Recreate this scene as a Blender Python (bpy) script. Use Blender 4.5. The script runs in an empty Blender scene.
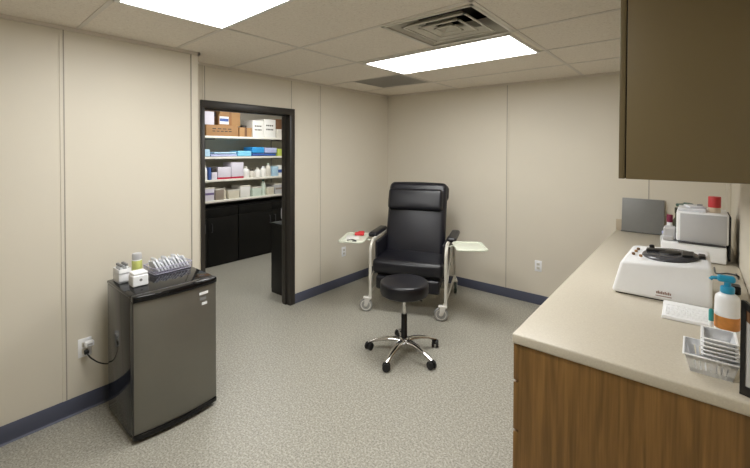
import bpy, bmesh, math, random
from mathutils import Vector, Matrix
random.seed(7)
sc = bpy.context.scene
COL = sc.collection
PI = math.pi

# ------------------------------------------------------------------ materials
def lin(c):
    out = []
    for v in c:
        v /= 255.0
        out.append(v / 12.92 if v <= 0.04045 else ((v + 0.055) / 1.055) ** 2.4)
    return (*out, 1.0)

def new_mat(name):
    m = bpy.data.materials.new(name)
    m.use_nodes = True
    nt = m.node_tree
    return m, nt, nt.nodes['Principled BSDF']

def pm(name, rgb, rough=0.5, metal=0.0, var=0.05, scale=30.0, bump=0.0, spec=0.5, coat=0.0, trans=0.0, bscale=None):
    """plain procedural material: slight noise variation of colour, optional bump"""
    m, nt, b = new_mat(name)
    tc = nt.nodes.new('ShaderNodeTexCoord')
    nz = nt.nodes.new('ShaderNodeTexNoise'); nz.inputs['Scale'].default_value = scale; nz.inputs['Detail'].default_value = 3
    nt.links.new(tc.outputs['Object'], nz.inputs['Vector'])
    mx = nt.nodes.new('ShaderNodeMix'); mx.data_type = 'RGBA'
    c = lin(rgb)
    mx.inputs['A'].default_value = tuple(max(0, v * (1 - var)) for v in c[:3]) + (1,)
    mx.inputs['B'].default_value = tuple(min(1, v * (1 + var)) for v in c[:3]) + (1,)
    nt.links.new(nz.outputs['Fac'], mx.inputs['Factor'])
    nt.links.new(mx.outputs['Result'], b.inputs['Base Color'])
    b.inputs['Roughness'].default_value = rough
    b.inputs['Metallic'].default_value = metal
    b.inputs['Specular IOR Level'].default_value = spec
    b.inputs['Coat Weight'].default_value = coat
    b.inputs['Transmission Weight'].default_value = trans
    if bump:
        n2 = nt.nodes.new('ShaderNodeTexNoise'); n2.inputs['Scale'].default_value = bscale or scale * 8
        nt.links.new(tc.outputs['Object'], n2.inputs['Vector'])
        bp = nt.nodes.new('ShaderNodeBump'); bp.inputs['Strength'].default_value = bump; bp.inputs['Distance'].default_value = 0.002
        nt.links.new(n2.outputs['Fac'], bp.inputs['Height'])
        nt.links.new(bp.outputs['Normal'], b.inputs['Normal'])
    return m

def speckle(name, base, dark, light, s1, s2, rough, dcov=0.42, lcov=0.6, bump=0.0, soft=0.06):
    """sheet vinyl / laminate / tile: base colour with finer dark and light flecks"""
    m, nt, b = new_mat(name)
    tc = nt.nodes.new('ShaderNodeTexCoord')
    def ramp(scale, lo, hi, det):
        nz = nt.nodes.new('ShaderNodeTexNoise'); nz.inputs['Scale'].default_value = scale; nz.inputs['Detail'].default_value = det
        nt.links.new(tc.outputs['Object'], nz.inputs['Vector'])
        mr = nt.nodes.new('ShaderNodeMapRange'); mr.inputs['From Min'].default_value = lo; mr.inputs['From Max'].default_value = hi
        nt.links.new(nz.outputs['Fac'], mr.inputs['Value'])
        return mr.outputs['Result'], nz
    d, n1 = ramp(s1, dcov + soft, dcov - soft, 2)
    l, n2 = ramp(s2, lcov - soft, lcov + soft, 2)
    m1 = nt.nodes.new('ShaderNodeMix'); m1.data_type = 'RGBA'
    m1.inputs['A'].default_value = lin(base); m1.inputs['B'].default_value = lin(dark)
    nt.links.new(d, m1.inputs['Factor'])
    m2 = nt.nodes.new('ShaderNodeMix'); m2.data_type = 'RGBA'
    m2.inputs['B'].default_value = lin(light)
    nt.links.new(m1.outputs['Result'], m2.inputs['A']); nt.links.new(l, m2.inputs['Factor'])
    nt.links.new(m2.outputs['Result'], b.inputs['Base Color'])
    b.inputs['Roughness'].default_value = rough
    if bump:
        bp = nt.nodes.new('ShaderNodeBump'); bp.inputs['Strength'].default_value = bump; bp.inputs['Distance'].default_value = 0.002
        nt.links.new(n1.outputs['Fac'], bp.inputs['Height']); nt.links.new(bp.outputs['Normal'], b.inputs['Normal'])
    return m

def wood(name, c1, c2, rough=0.4):
    m, nt, b = new_mat(name)
    tc = nt.nodes.new('ShaderNodeTexCoord')
    mp = nt.nodes.new('ShaderNodeMapping'); mp.inputs['Scale'].default_value = (26, 26, 1.3)
    nt.links.new(tc.outputs['Object'], mp.inputs['Vector'])
    n1 = nt.nodes.new('ShaderNodeTexNoise'); n1.inputs['Scale'].default_value = 1.6; n1.inputs['Detail'].default_value = 6; n1.inputs['Distortion'].default_value = 0.6
    nt.links.new(mp.outputs['Vector'], n1.inputs['Vector'])
    mp2 = nt.nodes.new('ShaderNodeMapping'); mp2.inputs['Scale'].default_value = (160, 160, 5)
    nt.links.new(tc.outputs['Object'], mp2.inputs['Vector'])
    n2 = nt.nodes.new('ShaderNodeTexNoise'); n2.inputs['Scale'].default_value = 1.0; n2.inputs['Detail'].default_value = 3
    nt.links.new(mp2.outputs['Vector'], n2.inputs['Vector'])
    ad = nt.nodes.new('ShaderNodeMath'); ad.operation = 'MULTIPLY_ADD'; ad.inputs[1].default_value = 0.4
    nt.links.new(n2.outputs['Fac'], ad.inputs[0]); nt.links.new(n1.outputs['Fac'], ad.inputs[2])
    mr = nt.nodes.new('ShaderNodeMapRange'); mr.inputs['From Min'].default_value = 0.5; mr.inputs['From Max'].default_value = 0.9
    nt.links.new(ad.outputs[0], mr.inputs['Value'])
    mx = nt.nodes.new('ShaderNodeMix'); mx.data_type = 'RGBA'
    mx.inputs['A'].default_value = lin(c1); mx.inputs['B'].default_value = lin(c2)
    nt.links.new(mr.outputs['Result'], mx.inputs['Factor']); nt.links.new(mx.outputs['Result'], b.inputs['Base Color'])
    b.inputs['Roughness'].default_value = rough
    return m

def emit(name, rgb, strength):
    m, nt, b = new_mat(name)
    b.inputs['Base Color'].default_value = lin((240, 240, 238))
    b.inputs['Emission Color'].default_value = lin(rgb)
    b.inputs['Emission Strength'].default_value = strength
    return m

M = dict(
    wall=pm('wall_vinyl', (217, 210, 195), 0.55, var=0.02, scale=3, bump=0.06, bscale=350),
    wall_dark=pm('wall_seam', (160, 153, 141), 0.6),
    wall_strip=pm('wall_batten', (217, 210, 195), 0.5, var=0.02),
    ceil=speckle('ceiling_tile', (233, 225, 213), (222, 213, 201), (237, 230, 219), 90, 60, 0.9, 0.40, 0.62, 0.1),
    grid=pm('ceiling_grid', (216, 209, 200), 0.5),
    floor=speckle('floor_vinyl', (160, 157, 146), (132, 129, 119), (181, 178, 167), 105, 80, 0.42, 0.45, 0.57, 0.02, 0.06),
    base=pm('baseboard_rubber', (80, 84, 102), 0.45, var=0.05),
    door_frame=pm('door_frame_dark_bronze', (46, 42, 38), 0.4, var=0.05),
    counter=speckle('counter_laminate', (197, 189, 173), (192, 184, 168), (201, 194, 178), 160, 120, 0.34, 0.42, 0.6),
    oak=wood('oak_laminate', (108, 79, 38), (146, 108, 58), 0.42),
    taupe=pm('cabinet_taupe', (114, 100, 70), 0.45, var=0.03, scale=6),
    taupe2=pm('cabinet_taupe_edge', (106, 93, 65), 0.45, var=0.03),
    shadowgap=pm('dark_gap', (28, 24, 20), 0.8),
    black_gloss=pm('black_gloss', (13, 13, 15), 0.08, var=0.05, spec=0.32),
    black_plastic=pm('black_plastic', (20, 20, 22), 0.35),
    black_soft=pm('black_soft_plastic', (26, 26, 28), 0.55),
    steel=pm('brushed_stainless', (128, 126, 119), 0.42, metal=0.75, var=0.03, scale=8),
    chrome=pm('chrome', (215, 215, 215), 0.1, metal=1.0, var=0.01),
    grey_metal=pm('grey_metal', (150, 150, 148), 0.35, metal=0.8),
    vinyl=pm('black_vinyl', (22, 22, 30), 0.36, var=0.08, scale=12, bump=0.12, bscale=220),
    vinyl2=pm('black_vinyl_smooth', (19, 19, 26), 0.36, var=0.08, scale=12, bump=0.08, bscale=220),
    frame_tube=pm('frame_light_grey_paint', (205, 202, 192), 0.35),
    caster_white=pm('caster_white', (214, 212, 206), 0.4),
    caster_grey=pm('caster_grey_tread', (150, 150, 148), 0.5),
    caster_dark=pm('caster_dark_tread', (40, 55, 50), 0.5),
    tray=pm('tray_plastic', (214, 218, 202), 0.35),
    white=pm('white_plastic', (240, 241, 243), 0.35, var=0.02),
    white2=pm('white_matte', (230, 229, 225), 0.55, var=0.03),
    offwhite=pm('off_white', (212, 208, 198), 0.5, var=0.03),
    lightgrey=pm('light_grey_panel', (186, 186, 188), 0.4, var=0.02),
    midgrey=pm('mid_grey', (128, 128, 128), 0.5),
    greypanel=pm('grey_panel', (124, 124, 122), 0.45, var=0.04),
    darkgrey=pm('dark_grey', (62, 62, 66), 0.4),
    rotor=pm('rotor_lid_grey', (70, 70, 74), 0.25),
    red=pm('red', (196, 40, 46), 0.4),
    redlid=pm('coral_red_lid', (206, 62, 66), 0.4),
    maroon=pm('maroon', (122, 34, 66), 0.4),
    beige=pm('beige_jar', (214, 196, 172), 0.3),
    green=pm('dark_green', (28, 78, 66), 0.4),
    olive=pm('olive_dark', (58, 60, 44), 0.5),
    cyan=pm('cyan_plastic', (40, 150, 190), 0.35),
    teal=pm('teal_cap', (50, 150, 150), 0.35),
    orange=pm('orange_label', (206, 136, 66), 0.5, var=0.25, scale=60),
    yellowgreen=pm('yellow_green_label', (198, 204, 120), 0.5, var=0.2, scale=50),
    clearish=pm('frosted_plastic', (220, 222, 224), 0.25, trans=0.25),
    pouch=pm('white_film', (226, 228, 234), 0.25, var=0.05, scale=40, bump=0.4, bscale=60),
    violet=pm('lilac_edge_wire', (182, 180, 200), 0.35),
    card=pm('cardboard', (158, 120, 80), 0.75, var=0.08, scale=15),
    card2=pm('cardboard_pale', (170, 132, 90), 0.75, var=0.08, scale=15),
    cardd=pm('cardboard_dark', (112, 80, 54), 0.75, var=0.08, scale=15),
    tape=pm('carton_tape', (150, 106, 66), 0.3),
    ink=pm('dark_ink', (58, 52, 50), 0.6),
    blue=pm('bright_blue_pack', (52, 150, 214), 0.45, var=0.1, scale=25),
    blue2=pm('pale_blue_pack', (172, 204, 226), 0.5, var=0.08, scale=25),
    blue3=pm('deep_blue_pack', (60, 92, 160), 0.5, var=0.08, scale=25),
    lblue=pm('light_cyan_pack', (128, 200, 232), 0.45, var=0.1, scale=25),
    lilac=pm('lilac_pack', (176, 184, 222), 0.5, var=0.08, scale=25),
    lilacbox=pm('lilac_white_box', (214, 210, 222), 0.5, var=0.04),
    magenta=pm('crimson_band', (176, 38, 66), 0.5),
    purple=pm('purple_band', (112, 98, 142), 0.5),
    lime=pm('lime_pack', (186, 200, 96), 0.5, var=0.1),
    cream=pm('cream_bin', (212, 206, 188), 0.5, var=0.08, scale=30),
    greybrown=pm('grey_brown_bin', (146, 134, 122), 0.5, var=0.1, scale=30),
    palegreen=pm('pale_green_bag', (206, 220, 208), 0.4, var=0.1, scale=30),
    storage_wall=pm('storage_wall_paint', (190, 186, 174), 0.7, var=0.02, scale=3),
    shelfboard=pm('white_shelf_melamine', (228, 226, 216), 0.4),
    cab_black=pm('black_cabinet', (9, 9, 9), 0.4, spec=0.3),
    light=emit('troffer_diffuser_lit', (252, 252, 250), 11.0),
    light2=emit('storage_lamp_lit', (252, 252, 250), 8.0),
    grille=pm('grille_grey', (176, 172, 165), 0.5),
    backsplash=pm('backsplash_tan', (184, 170, 148), 0.4),
    badge=pm('badge_print', (160, 132, 124), 0.5),
    paper=pm('paper', (225, 225, 222), 0.6, var=0.03),
)

# ------------------------------------------------------------------ mesh building
def fillet(pts, r, n=5):
    pts = [Vector(p) for p in pts]; out = [pts[0]]
    for a, p, c in zip(pts, pts[1:], pts[2:]):
        d1 = (a - p); d2 = (c - p); rr = min(r, d1.length * 0.49, d2.length * 0.49)
        s = p + d1.normalized() * rr; e = p + d2.normalized() * rr
        for k in range(n + 1):
            t = k / n
            out.append(s * (1 - t) ** 2 + p * 2 * t * (1 - t) + e * t * t)
    out.append(pts[-1]); return out

class MB:
    def __init__(s):
        s.bm = bmesh.new()
    def _merge(s, bm, mtx=None):
        if mtx is not None: bm.transform(mtx)
        me = bpy.data.meshes.new('tmp'); bm.to_mesh(me); bm.free(); s.bm.from_mesh(me); bpy.data.meshes.remove(me); return s
    def box(s, x0, x1, y0, y1, z0, z1, bev=0.0, seg=2, mtx=None):
        bm = bmesh.new(); bmesh.ops.create_cube(bm, size=1)
        for v in bm.verts:
            v.co = Vector(((x0 + x1) / 2 + v.co.x * (x1 - x0), (y0 + y1) / 2 + v.co.y * (y1 - y0), (z0 + z1) / 2 + v.co.z * (z1 - z0)))
        if bev: bmesh.ops.bevel(bm, geom=bm.edges[:], offset=bev, segments=seg, profile=0.5, affect='EDGES')
        return s._merge(bm, mtx)
    def cushion(s, c, size, r, puff=0.0, mtx=None, n=4, m=5, puffs=None):
        """rounded box with crowned faces"""
        h = Vector(size) / 2; bm = bmesh.new()
        def samples(hh):
            rr = min(r, hh * 0.98); L = []
            for k in range(n): L.append(-(hh - rr) - rr * math.tan((n - k) / n * PI / 4))
            for k in range(m + 1): L.append(-(hh - rr) + 2 * (hh - rr) * k / m)
            for k in range(1, n + 1): L.append((hh - rr) + rr * math.tan(k / n * PI / 4))
            return L
        S = [samples(h[i]) for i in range(3)]
        for ax in range(3):
            u, v = [(1, 2), (2, 0), (0, 1)][ax]
            for sg in (-1, 1):
                grid = []
                for a in S[u]:
                    row = []
                    for b in S[v]:
                        p = [0, 0, 0]; p[ax] = sg * h[ax]; p[u] = a; p[v] = b
                        row.append(bm.verts.new(p))
                    grid.append(row)
                for i in range(len(grid) - 1):
                    for j in range(len(grid[0]) - 1):
                        q = [grid[i][j], grid[i + 1][j], grid[i + 1][j + 1], grid[i][j + 1]]
                        if sg < 0: q.reverse()
                        bm.faces.new(q)
        bmesh.ops.remove_doubles(bm, verts=bm.verts[:], dist=1e-6)
        pf = puffs or (puff, puff, puff)
        for vt in bm.verts:
            p = vt.co.copy(); inner = Vector([max(-(h[i] - min(r, h[i] * .98)), min(h[i] - min(r, h[i] * .98), p[i])) for i in range(3)])
            d = p - inner
            rr = min(r, min(h) * .98)
            if d.length > 1e-9:
                d = d.normalized()
                q = inner + Vector([d[i] * min(r, h[i] * .98) for i in range(3)])
            else: q = p
            t = [min(1, abs(q[i]) / h[i]) for i in range(3)]
            for i in range(3):
                j, k = (i + 1) % 3, (i + 2) % 3
                q[i] += pf[i] * (1 - t[j] ** 2) * (1 - t[k] ** 2) * (q[i] / h[i])
            vt.co = q + Vector(c)
        return s._merge(bm, mtx)
    def lathe(s, prof, seg=32, mtx=None, close=True):
        bm = bmesh.new(); rings = []
        for r, z in prof:
            if r < 1e-6: rings.append([bm.verts.new((0, 0, z))])
            else: rings.append([bm.verts.new((r * math.cos(2 * PI * k / seg), r * math.sin(2 * PI * k / seg), z)) for k in range(seg)])
        for a, b in zip(rings, rings[1:]):
            for k in range(seg):
                k2 = (k + 1) % seg
                if len(a) == 1 and len(b) == 1: continue
                if len(a) == 1: bm.faces.new((a[0], b[k2], b[k]))
                elif len(b) == 1: bm.faces.new((a[k], a[k2], b[0]))
                else: bm.faces.new((a[k], a[k2], b[k2], b[k]))
        if close:
            if len(rings[0]) > 1: bm.faces.new(list(reversed(rings[0])))
            if len(rings[-1]) > 1: bm.faces.new(rings[-1])
        bmesh.ops.recalc_face_normals(bm, faces=bm.faces[:])
        return s._merge(bm, mtx)
    def cyl(s, c, r, h, axis='Z', seg=24, r2=None, bev=0.0):
        b = min(bev, r * .45, h * .45); R2 = r if r2 is None else r2
        prof = [(0, -h / 2)] + ([(r - b, -h / 2), (r - b * .3, -h / 2 + b * .3), (r, -h / 2 + b), (R2, h / 2 - b), (R2 - b * .3, h / 2 - b * .3), (R2 - b, h / 2)] if b else [(r, -h / 2), (R2, h / 2)]) + [(0, h / 2)]
        rot = {'Z': Matrix(), 'X': Matrix.Rotation(PI / 2, 4, 'Y'), 'Y': Matrix.Rotation(-PI / 2, 4, 'X')}[axis]
        return s.lathe(prof, seg, Matrix.Translation(Vector(c)) @ rot)
    def tube(s, pts, r, seg=10, cap=True, radii=None, flat=None, mtx=None):
        pts = [Vector(p) for p in pts]; bm = bmesh.new(); rings = []
        t0 = (pts[1] - pts[0]).normalized()
        up = Vector((0, 0, 1)) if abs(t0.z) < .9 else Vector((0, 1, 0))
        nrm = (up - t0 * up.dot(t0)).normalized()
        for i, p in enumerate(pts):
            if i == 0: t = t0
            elif i == len(pts) - 1: t = (pts[-1] - pts[-2]).normalized()
            else: t = ((pts[i + 1] - p).normalized() + (p - pts[i - 1]).normalized()).normalized()
            nrm = (nrm - t * nrm.dot(t)).normalized(); bi = t.cross(nrm)
            rr = radii[i] if radii else r
            rn = rr * (flat or 1)
            rings.append([bm.verts.new(p + nrm * rn * math.cos(2 * PI * k / seg) + bi * rr * math.sin(2 * PI * k / seg)) for k in range(seg)])
        for a, b in zip(rings, rings[1:]):
            for k in range(seg):
                k2 = (k + 1) % seg; bm.faces.new((a[k], a[k2], b[k2], b[k]))
        if cap: bm.faces.new(list(reversed(rings[0]))); bm.faces.new(rings[-1])
        bmesh.ops.recalc_face_normals(bm, faces=bm.faces[:])
        return s._merge(bm, mtx)
    def prism(s, poly, z0, z1, bev=0.0, mtx=None, seg=2):
        """extrude an XY polygon from z0 to z1"""
        bm = bmesh.new()
        f = bm.faces.new([bm.verts.new((x, y, z0)) for x, y in poly])
        e = bmesh.ops.extrude_face_region(bm, geom=[f])
        for v in e['geom']:
            if isinstance(v, bmesh.types.BMVert): v.co.z = z1
        bmesh.ops.recalc_face_normals(bm, faces=bm.faces[:])
        if bev: bmesh.ops.bevel(bm, geom=bm.edges[:], offset=bev, segments=seg, profile=0.5, affect='EDGES')
        return s._merge(bm, mtx)
    def hexa(s, P, bev=0.0, seg=2, mtx=None):
        """eight corners: bottom four ccw then top four"""
        bm = bmesh.new(); v = [bm.verts.new(p) for p in P]
        for f in ((3, 2, 1, 0), (4, 5, 6, 7), (0, 1, 5, 4), (1, 2, 6, 5), (2, 3, 7, 6), (3, 0, 4, 7)): bm.faces.new([v[i] for i in f])
        bmesh.ops.recalc_face_normals(bm, faces=bm.faces[:])
        if bev: bmesh.ops.bevel(bm, geom=bm.edges[:], offset=bev, segments=seg, profile=0.5, affect='EDGES')
        return s._merge(bm, mtx)
    def build(s, name, mat, parent=None, ang=38):
        me = bpy.data.meshes.new(name); s.bm.to_mesh(me); s.bm.free()
        for p in me.polygons: p.use_smooth = True
        me.set_sharp_from_angle(angle=math.radians(ang))
        me.materials.append(mat)
        o = bpy.data.objects.new(name, me); COL.objects.link(o)
        if parent is not None: o.parent = parent
        return o

def thing(name, label, cat, loc=(0, 0, 0), rz=0.0, group=None):
    o = bpy.data.objects.new(name, None); COL.objects.link(o); o.empty_display_size = 0.05
    o.location = loc; o.rotation_euler = (0, 0, rz)
    o['label'] = label; o['category'] = cat
    if group: o['group'] = group
    return o

def tag(o, label, cat, loc=None, rz=None, group=None):
    o['label'] = label; o['category'] = cat
    if group: o['group'] = group
    if loc is not None: o.location = loc
    if rz is not None: o.rotation_euler = (0, 0, rz)
    return o

def struct(o):
    o['kind'] = 'structure'; return o

def dup(root, loc, rz=None, label=None):
    r = root.copy(); COL.objects.link(r); r.location = loc
    if rz is not None: r.rotation_euler = (0, 0, rz)
    if label: r['label'] = label
    for ch in list(root.children):
        c = ch.copy(); COL.objects.link(c); c.parent = r
        for g in list(ch.children):
            d = g.copy(); COL.objects.link(d); d.parent = c
    return r

# ------------------------------------------------------------------ room constants (metres)
XN, YN = -3.0416, 1.5214      # near stretch of the left wall and where it ends
XF, YB = -3.3745, 4.4374      # stretch with the doorway, back wall
XR, YF = 0.235, -1.9          # right wall, wall behind the camera
H = 2.44
DY0, DY1, DZ = 1.715, 2.757, 2.117
SX, SY0, SY1 = -5.75, 1.62, 4.55   # storage room

# ------------------------------------------------------------------ setting
struct(MB().box(SX - .1, XR + .1, YF - .1, SY1 + .1, -.1, 0).build('floor', M['floor']))
struct(MB().box(XN - .46, XN, YF, YN, 0, H).build('wall_left', M['wall']))
w = MB().box(XF - .13, XF, YN, DY0 + .03, 0, H).box(XF - .13, XF, DY1 - .03, YB, 0, H).box(XF - .13, XF, DY0 + .03, DY1 - .03, DZ - .03, H)
struct(w.build('wall_doorway', M['wall']))
struct(MB().box(XF - .13, XR + .1, YB, YB + .1, 0, H).build('wall_back', M['wall']))
struct(MB().box(XR, XR + .1, YF, YB, 0, H).build('wall_right', M['wall']))
struct(MB().box(XN - .46, XR + .1, YF - .1, YF, 0, H).build('wall_front', M['wall']))
struct(MB().box(SX - .1, SX, SY0, SY1, 0, H).build('wall_storage_back', M['storage_wall']))
struct(MB().box(SX - .1, XF - .13, SY1, SY1 + .1, 0, H).build('wall_storage_right', M['storage_wall']))
struct(MB().box(SX - .1, XN - .46, SY0 - .1, SY0, 0, H).build('wall_storage_left', M['storage_wall']))

# ceiling: slab cut at the two air openings
VX0, VX1, VY0, VY1 = -1.51, -0.90, 1.905, 2.515       # supply vent opening
RX0, RX1, RY0, RY1 = -2.96, -2.32, 3.235, 3.80        # return grille opening
xs = sorted([SX - .1, RX0, RX1, VX0, VX1, XR + .1]); ys = sorted([YF - .1, VY0, VY1, RY0, RY1, SY1 + .1])
c = MB()
for i in range(5):
    for j in range(5):
        if (xs[i], ys[j]) in ((VX0, VY0), (RX0, RY0)): continue
        c.box(xs[i], xs[i + 1], ys[j], ys[j + 1], H, H + .02)
struct(c.build('ceiling', M['ceil']))
g = MB()
gx = [-2.29, -0.89]; gy = [-1.12, -.52, .08, .68, 1.285, 1.895, 2.53, 3.175, 3.80]
for x in gx: g.box(x - .012, x + .012, YF, YB, H - .004, H)
for y in gy:
    x0 = XN if y < YN else XF
    sk = lambda x: y - .05 * (x + 1.6)
    g.hexa([(x0, sk(x0) - .012, H - .004), (XR, sk(XR) - .012, H - .004), (XR, sk(XR) + .012, H - .004), (x0, sk(x0) + .012, H - .004), (x0, sk(x0) - .012, H), (XR, sk(XR) - .012, H), (XR, sk(XR) + .012, H), (x0, sk(x0) + .012, H)])
struct(g.build('trim_1', M['grid']))
e = MB().box(XN, XN + .018, YF, YN + .018, H - .022, H).box(XF, XN + .018, YN, YN + .018, H - .022, H).box(XF, XF + .018, YN, YB, H - .022, H).box(XF, XR, YB - .018, YB, H - .022, H).box(XR - .018, XR, YF, YB, H - .022, H)
struct(e.build('trim_2', M['grid']))
# wall panel seams
s1 = MB()
for y in (-.52, .679):
    s1.box(XN, XN + .004, y - .02, y + .02, .1055, H - .02)
s1.box(XN, XN + .006, YN - .047, YN, .1055, H - .02).box(XN - .02, XN + .006, YN, YN + .006, .1055, H - .02)
for y in (3.138,):
    s1.box(XF, XF + .004, y - .02, y + .02, .1055, H - .02)
s1.box(XF, XF + .004, 2.70, 2.74, DZ, H - .02).box(XF, XF + .004, 1.735, 1.775, DZ, H - .02)
for x in (-1.668, -.33):
    s1.box(x - .02, x + .02, YB - .004, YB, .1055, H - .02)
struct(s1.build('trim_3', M['wall_strip']))
s2 = MB()
for y in (-.52, .679):
    s2.box(XN, XN + .0055, y - .003, y + .003, .1055, H - .02)
s2.box(XN, XN + .0068, YN - .05, YN - .045, .1055, H - .02)
s2.box(XF, XF + .0055, 3.136, 3.141, .1055, H - .02).box(XF, XF + .0055, 2.716, 2.722, DZ, H - .02).box(XF, XF + .0055, 1.752, 1.758, DZ, H - .02)
for x in (-1.668, -.33):
    s2.box(x - .0035, x + .0035, YB - .0055, YB, .1055, H - .02)
struct(s2.build('trim_4', M['wall_dark']))
struct(MB().box(XR - .03, XR, YB - .03, YB, 0, H - .02, .004).build('trim_5', M['wall_strip']))

def baseboard(name, x0, x1, y0, y1):
    struct(MB().box(x0, x1, y0, y1, 0, .1055, .002).build(name, M['base']))
baseboard('baseboard_left', XN, XN + .009, YF, YN + .009)
baseboard('baseboard_jog', XF, XN + .009, YN, YN + .009)
baseboard('baseboard_doorway', XF, XF + .009, DY1, YB)
baseboard('baseboard_back', XF, -.55, YB - .009, YB)
cove = MB().prism([(0, 0), (.022, 0), (.010, .008), (.009, .02), (0, .02)], YF, YN, mtx=Matrix(((1, 0, 0, XN), (0, 0, 1, 0), (0, 1, 0, 0), (0, 0, 0, 1))))
struct(cove.build('trim_6', M['base']))

# door frame (no leaf to be seen)
d = MB()
d.box(XF - .13, XF + .016, DY0, DY0 + .036, 0, DZ - .065, .003).box(XF - .13, XF + .016, DY1 - .066, DY1, 0, DZ - .065, .003).box(XF - .13, XF + .016, DY0, DY1, DZ - .066, DZ, .003)
d.box(XF - .10, XF - .05, DY0 + .036, DY0 + .046, 0, DZ - .066).box(XF - .10, XF - .05, DY1 - .078, DY1 - .066, 0, DZ - .066).box(XF - .10, XF - .05, DY0 + .05, DY1 - .07, DZ - .078, DZ - .066)
struct(d.build('door_1', M['door_frame']))

# ------------------------------------------------------------------ ceiling fittings
def troffer(label, x0, x1, y0, y1, mat, group=None):
    t = thing('ceiling_light', label, 'ceiling light', ((x0 + x1) / 2, (y0 + y1) / 2, H - .0005), 0, group)
    a, b = (x1 - x0) / 2, (y1 - y0) / 2; f = .022
    MB().box(-a - f, a + f, -b - f, -b, -.014, 0, .002).box(-a - f, a + f, b, b + f, -.014, 0, .002).box(-a - f, -a, -b, b, -.014, 0, .002).box(a, a + f, -b, b, -.014, 0, .002).build('frame', M['white2'], t)
    MB().box(-a, a, -b, b, -.011, 0).build('diffuser', mat, t)
    for ob in t.children:
        for v in ob.data.vertices: v.co.y -= .05 * v.co.x
    return t
troffer('lit rectangular ceiling light near the air vent above the recliner', -2.225, -.952, 2.58, 3.155, M['light'])
troffer('lit rectangular ceiling light cut off by the top of the photo', -2.265, -.935, .705, 1.258, M['light'])
troffer('lit rectangular ceiling light inside the storage room', -4.85, -4.25, 2.6, 3.8, M['light2'])

t = thing('air_vent', 'square louvered supply air vent in the ceiling beside the light', 'air vent', ((VX0 + VX1) / 2, (VY0 + VY1) / 2, H))
hx = (VX1 - VX0) / 2; hy = (VY1 - VY0) / 2
MB().box(-hx, hx, -hy, hy, .15, .16).box(-hx - .005, -hx, -hy, hy, .02, .16).box(hx, hx + .005, -hy, hy, .02, .16).box(-hx, hx, -hy - .005, -hy, .02, .16).box(-hx, hx, hy, hy + .005, .02, .16).build('duct_box', M['shadowgap'], t)
fr = MB()
for (x0, x1, y0, y1) in ((-hx, hx, -hy, -hy + .022), (-hx, hx, hy - .022, hy), (-hx, -hx + .022, -hy, hy), (hx - .022, hx, -hy, hy)):
    fr.box(x0, x1, y0, y1, -.006, .004, .001)
fr.build('frame', M['offwhite'], t)
def louver(parent, ro, zo, ri, zi, th=.004, lip=True):
    m = MB()
    for k in range(4):
        R = Matrix.Rotation(k * PI / 2, 4, 'Z')
        m.hexa([(-ro, -ro, zo), (ro, -ro, zo), (ri, -ri, zi), (-ri, -ri, zi), (-ro, -ro, zo + th), (ro, -ro, zo + th), (ri, -ri, zi + th), (-ri, -ri, zi + th)], mtx=R)
    for k in range(4 if lip else 0):
        R = Matrix.Rotation(k * PI / 2, 4, 'Z')
        m.box(-ro - .012, ro + .012, -ro - .012, -ro + .001, zo - .006, zo, mtx=R)
    return m.build('louver', M['offwhite'], parent)
louver(t, .279, .004, .225, .095, lip=False)
louver(t, .200, .0, .160, .030)
louver(t, .125, .0, .088, .030)
louver(t, .055, .0, .025, .025)

t = thing('return_grille', 'grey perforated return air grille in the ceiling corner', 'air vent', ((RX0 + RX1) / 2, (RY0 + RY1) / 2, H))
hx = (RX1 - RX0) / 2; hy = (RY1 - RY0) / 2
MB().box(-hx, hx, -hy, hy, .10, .11).box(-hx - .005, -hx, -hy, hy, .02, .11).box(hx, hx + .005, -hy, hy, .02, .11).box(-hx, hx, -hy - .005, -hy, .02, .11).box(-hx, hx, hy, hy + .005, .02, .11).build('duct_box', M['shadowgap'], t)
fr = MB()
for (x0, x1, y0, y1) in ((-hx, hx, -hy, -hy + .02), (-hx, hx, hy - .02, hy), (-hx, -hx + .02, -hy, hy), (hx - .02, hx, -hy, hy)):
    fr.box(x0, x1, y0, y1, -.004, .004, .001)
fr.build('frame', M['grille'], t)
eg = MB()
for k in range(30):
    x = -hx + .02 + (2 * hx - .04) * (k + .5) / 30; eg.box(x - .0045, x + .0045, -hy + .02, hy - .02, 0, .006)
for k in range(27):
    y = -hy + .02 + (2 * hy - .04) * (k + .5) / 27; eg.box(-hx + .02, hx - .02, y - .0045, y + .0045, 0, .006)
eg.build('mesh_core', M['grille'], t)

# ------------------------------------------------------------------ outlets
def outlet(label, loc, rz):
    """plate in local XZ plane facing -Y"""
    t = thing('wall_outlet', label, 'wall outlet', loc, rz)
    MB().box(-.037, .037, -.006, 0, -.06, .06, .003).build('cover_plate', M['white'], t)
    for z in (-.021, .021):
        s = MB().cushion((0, -.007, z), (.034, .006, .028), .003).build('socket', M['offwhite'], t)
        MB().box(-.008, -.0055, -.0112, -.0098, z - .003, z + .006).box(.0055, .008, -.0112, -.0098, z - .003, z + .006).cyl((0, -.0105, z - .008), .0022, .0014, 'Y', 10).build('slots', M['ink'], s)
    return t
outlet('white wall outlet on the back wall between recliner and counter', (-1.312, YB, .42), 0)
outlet('white wall outlet low on the wall under the left chair tray', (XF, 3.533, .415), PI / 2)
outlet('white wall outlet beside the fridge with a cord plugged in', (XN, .775, .405), PI / 2)
ad = thing('plug_adapter', 'white plug-in adapter in the outlet beside the fridge', 'plug adapter', (XN + .0117, .79, .434))
MB().cushion((.022, 0, 0), (.036, .05, .034), .006).build('body', M['white'], ad)
MB().box(.040, .0415, -.014, .014, -.006, .004).build('label', M['lightgrey'], ad)

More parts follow.
